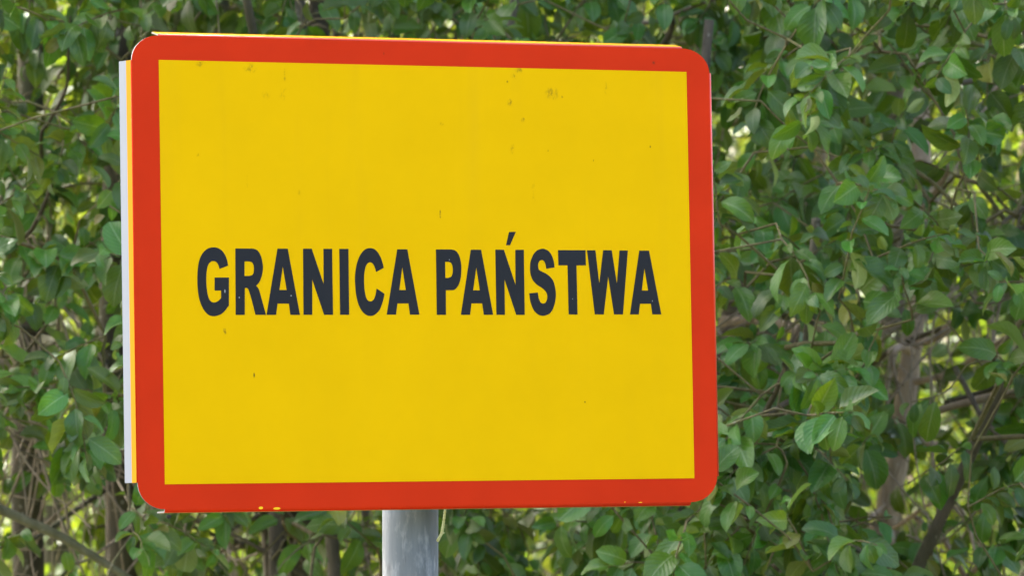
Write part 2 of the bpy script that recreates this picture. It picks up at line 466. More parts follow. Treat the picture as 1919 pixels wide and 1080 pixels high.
def galvanised():
    m, N, L, B = new_mat('weathered_galvanised_post')
    tc = N.new('ShaderNodeTexCoord')
    O = tc.outputs['Object']
    n1 = noise(N, L, O, 30, 5, .6, (1, 1, .12))
    n2 = noise(N, L, O, 55, 4, .65, (1, 1, .35))
    n4 = noise(N, L, O, 9, 3)
    c = mixc(N, L, ramp(N, L, n1, .35, .65), (.060, .078, .097), (.132, .160, .190))
    c = mixc(N, L, ramp(N, L, n2, .5, .64, 0, .7), c, (.235,.267,.303))
    c = mixc(N, L, ramp(N, L, n4, .5, .7, 0, .25), c, (.22,.215,.20))
    # long dark drips and cracks that run down the zinc
    n3 = noise(N, L, O, 46, 3, .7, (1, 1, .05))
    crack = ramp(N, L, mth(N, L, 'ABSOLUTE', mth(N, L, 'SUBTRACT', n3, .5)), .004, .014, 1, 0)
    brk = ramp(N, L, noise(N, L, O, 24, 3, .6, (1, 1, .5)), .5, .6)
    c = mixc(N, L, mth(N, L, 'MULTIPLY', crack, mth(N, L, 'MULTIPLY', brk, .75)), c, (.05,.055,.065))
    L.new(c, B.inputs['Base Color'])
    B.inputs['Metallic'].default_value = .15
    B.inputs['Roughness'].default_value = .6
    bp = N.new('ShaderNodeBump')
    bp.inputs['Strength'].default_value = .5
    bp.inputs['Distance'].default_value = .0015
    L.new(n2, bp.inputs['Height'])
    L.new(bp.outputs[0], B.inputs['Normal'])
    return m


M_POST = galvanised()

# post: its axis stands 62 mm behind the plate
post_d = 6.43
pp = at(769, 1010, post_d)
PR = .0338
sign = thing('road_sign', 'yellow border sign with red frame and black lettering on a galvanised post', 'road sign', (pp[0], pp[1], 0))
INV = Matrix.Translation((-pp[0], -pp[1], 0))
zs = np.concatenate([[-.35, 0, .5, 1.0, 1.5], np.linspace(1.7, 2.3, 7)])
v, f = tube(np.array([(0, 0, z) for z in zs]), [PR] * len(zs), 40)
post = link('post', mesh('post', v, f), sign, M_POST)
# flat caps must not be smooth-shaded
for p in post.data.polygons:
    if len(p.vertices) > 4:
        p.use_smooth = False


def sign_part(name, v, f, m, parent, smooth=False):
    me = mesh(name, v, f, smooth)
    o = link(name, me, parent, m)
    return o


# plate: rounded rectangle, 2 mm thick, local x right, y back, z up
PX0, PX1, PZ0, PZ1 = -W2, W2 - .0024, -H2 + .0045, H2 - .0048     # flat part; the folds make up the rest


XL, XR, ZB, ZT = -.3420, .3365, -.2455, .2470                       # where the straight, folded stretches end


def rounded(x0, x1, z0, z1, n=10):
    pts = []
    for cx, cz, a0 in ((XR, ZT, 0), (XL, ZT, 90), (XL, ZB, 180), (XR, ZB, 270)):
        for k in range(n + 1):
            a = RAD(a0 + 90 * k / n)
            rx, rz = abs((x1 if cx > 0 else x0) - cx), abs((z1 if cz > 0 else z0) - cz)
            pts.append((cx + rx * math.cos(a), cz + rz * math.sin(a)))
    return pts


RP = rounded(PX0, PX1, PZ0, PZ1)
n = len(RP)
pv = [(x, 0, z) for x, z in RP] + [(x, .0022, z) for x, z in RP]
pf = [tuple(range(n))[::-1], tuple(range(n, 2 * n))] + [(i, (i + 1) % n, n + (i + 1) % n, n + i) for i in range(n)]
plate = sign_part('sign_plate', pv, pf, M_RED, sign)
plate.data.materials.append(M_ALU)
for p in plate.data.polygons:
    if p.index >= 1:
        p.material_index = 1
plate.matrix_local = INV @ SIGN_M

# yellow field, printed 0.3 mm proud
yw, yh = W2 - BD, H2 - BD
yv = [(-yw, -.0004, -yh), (yw, -.0004, -yh), (yw, -.0004, yh), (-yw, -.0004, yh)]
yv += [(x, -.0001, z) for x, y, z in yv]
sign_part('yellow_field', yv, [(0, 1, 2, 3), (1, 0, 4, 5), (2, 1, 5, 6), (3, 2, 6, 7), (0, 3, 7, 4)], M_YEL, plate)


def smooth_loop(Pts):
    k = len(Pts)
    if all(len(p) > 2 for p in Pts):
        return [(p[0], p[1]) for p in Pts]
    out = []
    for i in range(k):
        a, b = Pts[i], Pts[(i + 1) % k]
        A, Bq = np.array(a[:2]), np.array(b[:2])
        if len(a) > 2 and len(b) > 2:
            out.append(tuple(A))
            continue
        p0 = np.array(Pts[i - 1][:2]) if len(a) == 2 else 2 * A - Bq
        p3 = np.array(Pts[(i + 2) % k][:2]) if len(b) == 2 else 2 * Bq - A
        for t in (0, .25, .5, .75):
            q = .5 * (2 * A + (Bq - p0) * t + (2 * p0 - 5 * A + 4 * Bq - p3) * t * t + (3 * A - p0 - 3 * Bq + p3) * t ** 3)
            out.append(tuple(q))
    return out


for li, polys in enumerate(GLYPHS):
    loops = [smooth_loop(P) for P in polys]
    groups = [[l] for l in loops] if li == 9 else [loops]       # the accent is an island, the others are holes
    V, F = [], []
    for gr in groups:
        base = len(V)
        flat = [q for l in gr for q in l]
        tris = tessellate_polygon([[Vector((x, y, 0)) for x, y in l] for l in gr])
        V += [(x / 1000, -.0008, y / 1000) for x, y in flat]
        nf = len(flat)
        V += [(x / 1000, -.0004, y / 1000) for x, y in flat]
        for t in tris:
            a, b, c = (Vector((*flat[i], 0)) for i in t)
            if (b - a).cross(c - a).z < 0:
                t = t[::-1]
            F.append(tuple(base + i for i in t))
        o0 = 0
        for l in gr:
            kk = len(l)
            for i in range(kk):
                i2 = (i + 1) % kk
                F.append((base + o0 + i2, base + o0 + i, base + nf + o0 + i, base + nf + o0 + i2))
            o0 += kk
    sign_part('letter', V, F, M_INK, plate)


# folded flanges between the corners: red film runs round the bend, then the yellow base film
def flange(side, phi, depth, film, second, br=.0045):
    """side: 0 left 1 right 2 top 3 bottom; phi = degrees short of a right-angle fold"""
    lo_, hi_ = (ZB, ZT) if side < 2 else (XL, XR)
    prof = []                                              # (outward, back)
    end = 90 - phi
    na = 7
    for k in range(na + 1):
        a = RAD(end * k / na)
        prof.append((br * math.sin(a), br * (1 - math.cos(a))))
    d = (math.cos(RAD(end)), math.sin(RAD(end)))
    ox, oy = prof[-1]
    cuts = [film, depth]
    for c_ in cuts:
        prof.append((ox + d[0] * c_, oy + d[1] * c_))
    th = .0018
    V, F, MI = [], [], []
    dirs = []
    for k in range(len(prof)):
        a = RAD(end * min(k, na) / na)
        dirs.append((-math.sin(a), math.cos(a)))
    ks = len(prof)
    for s in (lo_, hi_):
        for (o, b), nn in zip(prof, dirs):
            V.append((o, b, s))
        for (o, b), nn in zip(prof, dirs):
            V.append((o - abs(nn[0]) * th, b + nn[1] * th, s))
    for k in range(ks - 1):
        F.append((k, k + 1, 2 * ks + k + 1, 2 * ks + k))
        MI.append(0 if k < na else (1 if k == na else 2))
        F.append((ks + k + 1, ks + k, 3 * ks + k, 3 * ks + k + 1))
        MI.append(3)
        F.append((k + 1, k, ks + k, ks + k + 1))
        MI.append(3)
        F.append((2 * ks + k, 2 * ks + k + 1, 3 * ks + k + 1, 3 * ks + k))
        MI.append(3)
    F.append((ks - 1, 2 * ks - 1, 4 * ks - 1, 3 * ks - 1))
    MI.append(3)
    W = []
    for o, b, s in V:
        b -= 0
        if side == 0:
            W.append((PX0 - o, b, s))
        elif side == 1:
            W.append((PX1 + o, b, s))
        elif side == 2:
            W.append((s, b, PZ1 + o))
        else:
            W.append((s, b, PZ0 - o))
    me = mesh('edge_flange', W, F, False)
    for m in (M_RED if side in (0, 3) else M_BEND, M_YELD, second, M_ALU):
        me.materials.append(m)
    me.polygons.foreach_set('material_index', MI)
    for p in me.polygons:
        if p.material_index == 0:
            p.use_smooth = True
    o = link('edge_flange', me, plate)
    return o


lf = flange(0, 19, .0215, .0085, M_WHT, .0012)
lf['label'] = 'white and yellow folded left edge of the plate'
flange(1, 24.2, .020, .017, M_YELD, .0036)
flange(2, 12, .020, .019, M_YELD, .0022)
flange(3, .6, .022, .021, M_YELD, .0042)

# two mounting rails and clamps on the back
for z in (.17, -.17):
    rv = []
    for y in (.0025, .0165):
        for x, zz in ((-.30, -.015), (.30, -.015), (.30, .015), (-.30, .015)):
            rv.append((x, y, z + zz))
    sign_part('mounting_rail', rv, [(0, 1, 2, 3), (7, 6, 5, 4), (0, 4, 5, 1), (1, 5, 6, 2), (2, 6, 7, 3), (3, 7, 4, 0)], M_ALU, plate)
# dark drip of dirt under the lower left corner
a = np.linspace(0, 1, 5)
v, f = tube(np.array([(-.336, .004, -.2835 - .0045 * t) for t in a]), [.0018, .0028, .0030, .0022, .0006], 8)
sign_part('dirt_drip', v, f, print_material('black_grime', (.012, .010, .008), .8), plate, True)

# frayed cord that hangs from behind the plate beside the post
cpts = [at(835, 930, 6.40), at(834.2, 955, 6.40), at(832, 975, 6.40), at(829.5, 992, 6.40), at(827.5, 1001, 6.40), at(823.5, 1008, 6.40), at(820, 1015, 6.405)]
cp = catmull(cpts, 6)
mc, N_, L_, B_ = new_mat('yellowed_cord')
tcn = N_.new('ShaderNodeTexCoord')
L_.new(mixc(N_, L_, noise(N_, L_, tcn.outputs['Object'], 300, 2), (.30, .33, .09), (.62, .64, .42)), B_.inputs['Base Color'])
B_.inputs['Roughness'].default_value = .8
bag = Bag()
tt = np.linspace(0, 60, len(cp))
for ph in (0, math.pi):
    off = np.stack([np.cos(tt + ph), np.sin(tt + ph), 0 * tt], 1) * .0009
    bag.add(*tube(cp + off, np.linspace(.0011, .0013, len(cp)), 6))
cord = bag.build('cord', mc)
cord['label'] = 'thin pale yellow cord hanging under the sign beside the grey post'
cord['category'] = 'cord'
fr = Bag()
k0 = at(827.5, 1001, 6.398)
for i in range(9):
    dirv = np.array((rng.normal(.3, .5), rng.normal(0, .4), rng.normal(.15, .6)))
    ln = rng.uniform(.002, .0055)
    P = np.array([k0, k0 + dirv * ln * .5, k0 + dirv * ln + (0, 0, -.001)])
    fr.add(*tube(P, [.0006, .0005, .0002], 4))
fo = fr.build('frayed_end', mc, cord)

# ------------------------------------------------------------------ leaf shapes
def leaf_shape(rows, cols, wid, fold, curl, wave, twist, seed, petiole=.13, blunt=0.):
    """one broad sallow leaf of length 1 along y, upper side +z -> verts, faces (vertex ids), uv per vertex"""
    r = np.random.default_rng(seed)
    ph = r.uniform(0, 6.28)
    V, UV, F = [], [], []
    vs = np.linspace(0, 1, rows + 1)
    us = np.linspace(-1, 1, cols + 1)

    def bend(v):
        # the midrib leaves flat and dips towards the tip
        ang = curl * v
        y = v if abs(curl) < 1e-3 else math.sin(ang) / curl
        z = 0 if abs(curl) < 1e-3 else -(1 - math.cos(ang)) / curl
        return y, z, ang
    ids = []
    for v in vs:
        w = wid * (math.sin(math.pi * min(1, v) ** (.88 + blunt)) ** .66) if 0 < v < 1 else 0
        if v > .82:
            w *= 1 - .22 * ((v - .82) / .18) ** 2
        y, z, ang = bend(v)
        row = []
        if w < 1e-6:
            V.append((0, y + petiole, z))
            UV.append((.5, v))
            row = [len(V) - 1] * (cols + 1)
        else:
            tw = twist * v
            for u in us:
                x = u * w
                up = fold * abs(u) * w + wave * wid * math.sin(9.5 * v + ph + (1.7 if u > 0 else 0)) * u * u
                xx = x * math.cos(tw) - up * math.sin(tw)
                uu = x * math.sin(tw) + up * math.cos(tw)
                V.append((xx, y + petiole + math.sin(ang) * uu, z + math.cos(ang) * uu))
                UV.append((.5 + u * .5, v))
                row.append(len(V) - 1)
        ids.append(row)
    for i in range(rows):
        for j in range(cols):
            q = [ids[i][j], ids[i][j + 1], ids[i + 1][j + 1], ids[i + 1][j]]
            q = [a for k, a in enumerate(q) if a != q[k - 1]]
            if len(q) > 2:
                F.append(tuple(q))
    if petiole:
        b = len(V)
        pw = .011
        V += [(-pw, 0, 0), (pw, 0, 0)]
        UV += [(.5, 0), (.5, 0)]
        F.append((b, b + 1, ids[0][0]))
        V += [(0, 0, pw)]
        UV += [(.5, 0)]
        F.append((b + 1, b + 2, ids[0][0]))
        F.append((b + 2, b, ids[0][0]))
    return np.array(V), F, np.array(UV)


def variants(rows, cols, k, petiole, seed):
    r = np.random.default_rng(seed)
    out = []
    for i in range(k):
        out.append(leaf_shape(rows, cols, r.uniform(.22, .335), r.uniform(.05, .75), r.uniform(-.2, 1.5), r.uniform(.04, .20), r.uniform(-.8, .8), seed * 50 + i, petiole, r.uniform(-.16, .08)))
    return out


NEAR_T = variants(6, 4, 12, .14, 1)
MID_T = variants(4, 2, 8, .12, 2)
FAR_T = variants(2, 2, 8, 0, 3)


def leaf_frames(axis, normal):
    y = axis / (np.linalg.norm(axis, axis=1)[:, None] + 1e-9)
    z = normal - (normal * y).sum(1)[:, None] * y
    z /= np.linalg.norm(z, axis=1)[:, None] + 1e-9
    x = np.cross(y, z)
    return np.stack([x, y, z], 2)                        # columns


def leaf_mesh(name, Lv, templates, m, parent=None):
    """Lv: dict of arrays pos, rot, size, var -> one mesh"""
    Vs, Ls, St, Uv = [], [], [], []
    nv = nl = 0
    for k, (tv, tf, tuv) in enumerate(templates):
        idx = np.nonzero(Lv['var'] % len(templates) == k)[0]
        if not len(idx):
            continue
        P = np.einsum('nij,vj->nvi', Lv['rot'][idx], tv) * Lv['size'][idx][:, None, None] + Lv['pos'][idx][:, None, :]
        tl = np.concatenate([np.array(q) for q in tf])
        sizes = np.array([len(q) for q in tf])
        ts = np.concatenate([[0], np.cumsum(sizes)[:-1]])
        c = len(idx)
        Ls.append((tl[None, :] + (np.arange(c) * len(tv))[:, None]).ravel() + nv)
        St.append((ts[None, :] + (np.arange(c) * len(tl))[:, None]).ravel() + nl)
        Uv.append(np.tile(tuv[tl], (c, 1)))
        Vs.append(P.reshape(-1, 3))
        nv += c * len(tv)
        nl += c * len(tl)
    me = np_mesh(name, np.vstack(Vs), np.concatenate(Ls), np.concatenate(St), np.vstack(Uv))
    o = link(name, me, parent, m)
    o['kind'] = 'stuff'
    return o


def unit(v):
    v = np.asarray(v, float)
    return v / (np.linalg.norm(v, axis=-1, keepdims=True) + 1e-9)


LIGHT = unit(np.array((0.05, -.62, .78)))                # open sky over the road, in front of the wood


class LeafSet:
    def __init__(self):
        self.pos, self.axis, self.nor, self.size = [], [], [], []

    def add(self, p, a, n, s):
        self.pos.append(p)
        self.axis.append(a)
        self.nor.append(n)
        self.size.append(s)

    def arrays(self):
        pos = np.array(self.pos)
        return dict(pos=pos, rot=leaf_frames(np.array(self.axis), np.array(self.nor)), size=np.array(self.size), var=rng.integers(0, 24, len(pos)))


def spray(leaves, base, d, length, n, scale=1.0, droop=.5, light=LIGHT, spread=.62):
    """a shoot with alternate leaves; returns its polyline"""
    P = [np.array(base, float)]
    d = unit(d)
    k = 5
    for i in range(k):
        d = unit(d + np.array((0, 0, -.10 * droop)) + rng.normal(0, .09, 3))
        P.append(P[-1] + d * length / k)
    P = np.array(P)
    az = rng.uniform(0, 6.28)
    for i in range(n):
        s = .12 + .88 * (i + rng.uniform(-.2, .2)) / max(1, n - 1)
        s = min(max(s, .05), 1.0)
        q = s * k
        a = min(int(q), k - 1)
        p = P[a] + (P[a + 1] - P[a]) * (q - a)
        t = unit(P[a + 1] - P[a])
        az += 2.4 + rng.normal(0, .25)
        u = unit(np.cross(t, (0.3, .2, 1.)))
        w = np.cross(t, u)
        rad = math.cos(az) * u + math.sin(az) * w
        ax = unit((.35 + .5 * s ** 3) * t + .85 * rad + np.array((0, -.12, -droop * rng.uniform(.3, 1.5))) + rng.normal(0, .16, 3))
        nr = unit(light + rng.normal(0, spread, 3) + .25 * t + .25 * rad)
        sz = scale * .0445 * rng.uniform(.60, 1.40) * (.72 + .55 * math.sin(math.pi * min(1, .15 + .8 * s)) if s < .93 else rng.uniform(.4, .75))
        leaves.add(p, ax, nr, sz)
    return P


class Net:
    """branch network: stems first, then every shoot is led back to the nearest wood"""
    def __init__(self):
        self.p, self.par, self.cnt, self.minr = [], [], [], []
        self.chains = []

    def stem(self, P, radii, join=None):
        P = np.asarray(P, float)
        prev = -1
        if join is not None:
            prev = join
        ids = [] if prev < 0 else [prev]
        for q, r in zip(P, radii):
            self.p.append(q)
            self.par.append(prev)
            self.minr.append(r)
            prev = len(self.p) - 1
            ids.append(prev)
        return ids

    def nearest(self, q, arr, up=.25):
        d = np.linalg.norm(arr - q, axis=1) + up * np.maximum(0, arr[:, 2] - q[2])
        return int(np.argmin(d))

    def connect(self, anchors, step=.09):
        """anchors (n,3) ordered outwards"""
        cap = len(self.p) + sum(int(8 + 40) for _ in anchors)
        arr = np.empty((cap, 3))
        m = len(self.p)
        arr[:m] = np.array(self.p)
        ends = []
        for q in anchors:
            k = self.nearest(q, arr[:m])
            a = arr[k]
            D = np.linalg.norm(q - a)
            nseg = min(40, max(2, int(D / step)))
            bow = rng.normal(0, .07, 3) * D + np.array((0, 0, .10 * D))
            ids = [k]
            prev = k
            for i in range(1, nseg + 1):
                t = i / nseg
                pt = a + (q - a) * t + bow * math.sin(math.pi * t) + (rng.normal(0, .006, 3) if i < nseg else 0)
                arr[m] = pt
                self.p.append(pt)
                self.par.append(prev)
                self.minr.append(0)
                prev = m
                ids.append(m)
                m += 1
            self.chains.append(ids)
            ends.append(unit(arr[m - 1] - arr[m - 2]))
        return ends

    def radii(self, tip=.0016, power=.44):
        n = len(self.p)
        cnt = np.zeros(n)
        kids = np.zeros(n, int)
        for i in range(n):
            if self.par[i] >= 0:
                kids[self.par[i]] += 1
        cnt[kids == 0] = 1
        for i in range(n - 1, -1, -1):
            if self.par[i] >= 0:
                cnt[self.par[i]] += cnt[i]
        return np.maximum(tip * np.maximum(cnt, 1) ** power, np.array(self.minr))


PLANTS = []


def in_sign(x, y):
    return (x > 262) & (x < 1318) & (y > 85) & (y < 935)


class Plant:
    def __init__(self, name, label, cat, base, group, bark, leafmat, templates, scale=1.):
        self.root = thing(name, label, cat, base, group)
        self.base = np.array((base[0], base[1], 0.0)) if len(base) < 3 else np.array(base, float)
        self.net, self.leaves, self.bark, self.m, self.t, self.scale = Net(), LeafSet(), bark, leafmat, templates, scale
        self.extra = []
        self.bare = []
        self.crown = None
        PLANTS.append(self)

    def wood(self, name, P, r0, r1, wob=.03, sides=10, smooth_n=4, bark=None, join=True):
        """a trunk, stem or thick branch built on its own; shoots may start from it"""
        C_ = catmull(P, smooth_n)
        R = np.linspace(r0, r1, len(C_)) * (1 + rng.normal(0, .03, len(C_)))
        v, f = tube(C_, R, sides, wob)
        v = v - self.base
        link(name, mesh(name, v, f), self.root, bark or self.bark)
        if join:
            self.net.stem(C_, [0.0005] * len(C_))
        return C_

    def shoots(self, anchors, dirs_fn, n_lo, n_hi, l_lo, l_hi, droop=.5, spread=.62, light=LIGHT):
        A = np.asarray(anchors)
        st = np.array(self.net.p)
        dist = np.array([np.min(np.linalg.norm(st - q, axis=1)) for q in A])
        A = A[np.argsort(dist)]
        ends = self.net.connect(A)
        for q, e in zip(A, ends):
            d = dirs_fn(q, e)
            P = spray(self.leaves, q, d, rng.uniform(l_lo, l_hi), int(rng.integers(n_lo, n_hi + 1)), self.scale, droop, light, spread)
            self.extra.append(P)

    def finish_wood(self, part_min=.0048):
        R = self.net.radii()
        p = np.array(self.net.p)
        tw = Bag()
        nb = 0
        for ids in self.net.chains:
            c, r = p[ids], R[ids].copy()
            r[0] = min(r[0], r[1] * 1.3)
            big = r[:max(2, len(r) // 2)].mean() > part_min and nb < 60
            v, f = tube(c, r, 7 if big else 4, .02 if big else 0, cap=big)
            if big:
                link('branch', mesh('branch', v - self.base, f), self.root, self.bark)
                nb += 1
            else:
                tw.add(v - self.base, f)
        bb = Bag()
        for P, r0 in self.bare:
            v, f = tube(P, np.linspace(r0, r0 * .45, len(P)), 5, .04, cap=False)
            bb.add(v - self.base, f)
        if bb.n:
            o = bb.build('bare_twig', M_DRY, self.root)
            o['kind'] = 'stuff'
        for P in self.extra:
            v, f = tube(P, np.linspace(.0019, .0009, len(P)), 4, cap=False)
            tw.add(v - self.base, f)
        if tw.n:
            o = tw.build('twig', M_TWIG, self.root)
            o['kind'] = 'stuff'


def pick(region, n, dens=None):
    """n points in world boxes given as px range, py range, depth range; thinned by dens(px, py)"""
    x0, x1, y0, y1, d0, d1 = region
    out = []
    while len(out) < n:
        px, py, d = rng.uniform(x0, x1), rng.uniform(y0, y1), rng.uniform(d0, d1)
        if dens is None or rng.random() < dens(px, py):
            out.append(at(px, py, d))
    return np.array(out)


def bump(px, py, cx, cy, rx, ry):
    return math.exp(-((px - cx) / rx) ** 2 - ((py - cy) / ry) ** 2)


# where the shrubs are thick and where one looks through them
def dens_front(px, py):
    v = 1.0
    v -= .70 * bump(px, py, 330, 1120, 420, 170)
    v -= .65 * bump(px, py, 60, 980, 190, 200)
    v -= .45 * bump(px, py, 120, 680, 150, 90)
    v -= .55 * bump(px, py, 1560, 590, 170, 75)
    v -= .60 * bump(px, py, 1800, 870, 140, 110)
    v -= .55 * bump(px, py, 1720, 290, 130, 90)
    v -= .45 * bump(px, py, 1180, 20, 120, 60)
    v -= .5 * bump(px, py, 460, 20, 140, 60)
    v -= 1.2 * bump(px, py, 1685, 800, 105, 230)
    v -= .5 * bump(px, py, 1395, 570, 60, 70)
    w = math.sin(px * .021 + 1.3 + 1.1 * math.sin(py * .013)) + math.sin(py * .026 + .6 + 1.2 * math.sin(px * .011)) + .7 * math.sin((px - py) * .034)
    v *= min(1., max(.10, .55 + .42 * w))
    if in_sign(px, py):
        v *= .55
    return max(.03, v)


def dir_front(q, e):
    return unit(.55 * e + rng.normal(0, .38, 3) + np.array((0, -.30, .10)))


# ------------------------------------------------------------------ shrubs at the edge of the wood
SH = 'willow shrubs at the edge of the wood'
TR = 'trees standing inside the wood'


def ground(px, d):
    p = at(px, 540, d)
    return (p[0], p[1], 0)


def shrub(label, px, d, top, lean):
    b = ground(px, d)
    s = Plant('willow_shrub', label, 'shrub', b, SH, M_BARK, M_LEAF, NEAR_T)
    for k in range(3):
        a = rng.uniform(0, 6.28)
        e = np.array((lean[0] + .35 * math.cos(a), lean[1] + .3 * math.sin(a), top * rng.uniform(.85, 1.1)))
        P = [np.array(b) + (.05 * math.cos(a), .05 * math.sin(a), -.1)]
        for t in (.25, .5, .75, 1):
            P.append(np.array(b) + e * t * np.array((t, t, 1)) + rng.normal(0, .04, 3) * np.array((1, 1, 0)))
        s.wood('stem', P, .022, .008, sides=8)
    return s


s_left = shrub('willow shrub with dark green leaves filling the left edge beside the white flange', -420, 9.5, 3.3, (.15, -.35))
s_mid = shrub('willow shrub whose shoots rise behind the sign and show along its top edge', 640, 9.9, 3.4, (.1, -.3))
s_rlow = shrub('willow shrub with drooping leaf clusters beside the lower right corner of the sign', 1240, 9.4, 2.6, (.35, -.4))
s_right = shrub('willow shrub with broad bluish leaves covering the upper right of the view', 2330, 9.4, 3.3, (-.2, -.35))

s_left.shoots(pick((-700, 330, -420, 1300, 8.1, 9.9), 330, dens_front), dir_front, 12, 18, .09, .20, .45)
s_mid.shoots(pick((300, 1250, -420, 1250, 8.9, 10.3), 215, dens_front), dir_front, 12, 18, .09, .20, .45)
s_rlow.shoots(pick((1180, 1750, 560, 1300, 8.0, 9.8), 245, dens_front), dir_front, 12, 18, .09, .20, .5)
s_right.shoots(np.vstack([pick((1300, 2600, -420, 600, 8.1, 9.9), 330, dens_front), pick((1720, 2600, 560, 1300, 8.2, 9.9), 135, dens_front)]), dir_front, 12, 18, .09, .20, .45)

# ------------------------------------------------------------------ trees behind them
def trunk_path(points, d, ground_px, up_px, h):
    """points: (px, py) on the visible stretch; goes on down to the ground and up into the crown"""
    vis = [at(x, y, d) for x, y in points]              # top to bottom
    low = np.array(ground(ground_px, d)) + (0, 0, -.15)
    t = vis[0]
    upv = at(up_px, -200, d) - t
    P = [low, low + (vis[-1] - low) * .55 + (.02, 0, 0)] + vis[::-1]
    for k in (1, 2, 3, 4, 5):
        z = t[2] + (h - t[2]) * k / 5
        s = (z - t[2]) / max(.2, upv[2])
        P.append(np.array((t[0] + upv[0] * min(s, 3.5) * .8 + rng.normal(0, .05), t[1] + rng.normal(0, .12), z)))
    return P


def dir_mid(q, e):
    return unit(.6 * e + rng.normal(0, .45, 3) + np.array((0, -.15, .1)))


def crown(plant, cx, cy, z0, z1, rx, ry, n, lo=.085, hi=.125):
    """upper crown: leaves in clumps round short shoots that start from the trunk's limbs"""
    top = plant.top
    limbs = Bag()
    nc = max(12, n // 60)
    cl = []
    for i in range(nc):
        a, r = rng.uniform(0, 6.28), math.sqrt(rng.random())
        z = rng.uniform(z0, z1)
        k = 1 - .55 * max(0, (z - (z0 + z1) / 2) / ((z1 - z0) / 2)) ** 2
        c = np.array((cx + rx * r * math.cos(a) * k, cy + ry * r * math.sin(a) * k, z))
        cl.append(c)
        j = int(np.argmin(np.linalg.norm(top - (c - (0, 0, .9)), axis=1)))
        mid_ = (top[j] + c) / 2 + np.array((0, 0, .15))
        v, f = tube(catmull([top[j], mid_, c], 3), np.linspace(.014, .003, 7), 5, cap=False)
        limbs.add(v - plant.base, f)
    cl = np.array(cl)
    idx = rng.integers(0, nc, n)
    pos = cl[idx] + rng.normal(0, 1, (n, 3)) * np.array((.34, .34, .22))
    ax = unit(rng.normal(0, 1, (n, 3)) + np.array((0, 0, -.5)))
    nr = unit(rng.normal(0, .5, (n, 3)) + np.array((0, -.15, 1)))
    L_ = dict(pos=pos - plant.base, rot=leaf_frames(ax, nr), size=rng.uniform(lo, hi, n), var=rng.integers(0, 24, n))
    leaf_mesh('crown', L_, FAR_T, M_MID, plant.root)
    o = limbs.build('limb', plant.bark, plant.root)
    o['kind'] = 'stuff'


def wood_tree(label, d, trunks, gpx, upx, h, r, bark, n_up, spread_x=1.7, off=(-.5, 1.1, 0)):
    b = ground(gpx, d)
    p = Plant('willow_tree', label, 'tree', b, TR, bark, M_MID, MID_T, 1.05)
    tops = []
    for (pts, rr, gx_, ux_) in trunks:
        C_ = p.wood('trunk', trunk_path(pts, d, gx_, ux_, h), rr * 1.25, rr * .45, .035, 12, 5)
        tops.append(C_[C_[:, 2] > 2.6])
    p.top = np.vstack(tops)
    c = p.top.mean(0)
    crown(p, c[0] + off[0], c[1] + off[1], 4.4 + off[2], h + .6, spread_x, 2.3, int(n_up * 1.5))  # crown above the view, offset towards the sun to shade shrubs and sign
    return p


t1 = wood_tree('slim dark willow trunk at the far left below the leaves', 10.6, [([(58, 560), (52, 760), (50, 900), (54, 1075)], .031, 60, 70)], 58, 70, 11.5, .03, M_DARK, 9000, 2.6, (-3.2, 1.4, .6))  # unseen crown pushed far left to keep sun off the sign
t2 = wood_tree('mossy willow trunk rising just behind the white left flange of the sign', 10.3, [([(215, 560), (212, 760), (224, 900), (236, 1075)], .033, 250, 205)], 250, 205, 12, .03, M_DARK, 9000, 2.4, (-2.2, .6, .8))  # crown out of view, also widened to the left to shade the sign
t3 = wood_tree('forked mossy willow with two trunks under the bottom edge of the sign', 10.8, [([(480, 800), (500, 950), (518, 1075)], .024, 560, 350), ([(520, 800), (552, 950), (574, 1075)], .030, 590, 640)], 575, 520, 11.5, .03, M_DARK, 9000, 2.3)
t4 = wood_tree('leaning brown willow that shows beside the right edge of the sign', 10.7, [([(1560, 20), (1500, 200), (1420, 420), (1375, 600), (1350, 760), (1345, 900)], .027, 1340, 1640)], 1340, 1640, 11.5, .03, M_BROWN, 9000, 2.3)
t5 = wood_tree('pale beige willow trunk standing upright in the right of the view', 10.4, [([(1730, 380), (1716, 590), (1703, 700), (1684, 850), (1660, 975), (1652, 1075)], .023, 1640, 1760)], 1640, 1760, 10.5, .02, M_PALE, 8000, 2.0)
t6 = wood_tree('grey willow trunk partly seen above the middle of the sign', 11.6, [([(628, -30), (630, 60), (650, 400), (672, 800), (686, 1000)], .009, 690, 620)], 690, 620, 9.5, .02, M_BARK, 7000, 2.0)

# branches one can follow in the photograph
def br(pl, pts, d0, d1, r0, r1, bark=None):
    k = len(pts)
    P = [at(x, y, d0 + (d1 - d0) * i / (k - 1)) for i, (x, y) in enumerate(pts)]
    return pl.wood('branch', P, r0, r1, .05, 8, 4, bark)


br(t1, [(54, 615), (115, 655), (230, 725), (340, 790), (440, 850)], 10.6, 9.9, .0105, .006, M_OLIVE)
br(t1, [(52, 830), (110, 835), (230, 867), (330, 880), (420, 900)], 10.6, 10.1, .007, .004, M_OLIVE)
br(t2, [(212, 690), (160, 660), (95, 625), (0, 605), (-90, 560)], 10.3, 9.6, .008, .003)
br(t2, [(214, 640), (150, 690), (80, 700), (0, 735), (-80, 760)], 10.3, 9.5, .005, .0025)
br(t2, [(226, 930), (300, 950), (390, 985), (470, 1020), (600, 1100)], 10.3, 10.0, .006, .003, M_DARK)
br(t2, [(224, 900), (130, 965), (65, 1010), (-20, 1030)], 10.3, 9.7, .006, .003)
br(t3, [(512, 1040), (420, 1010), (330, 980), (250, 975), (180, 990)], 10.8, 10.3, .006, .0025)
br(t3, [(500, 960), (440, 990), (360, 1040), (300, 1090)], 10.8, 10.4, .005, .0025)
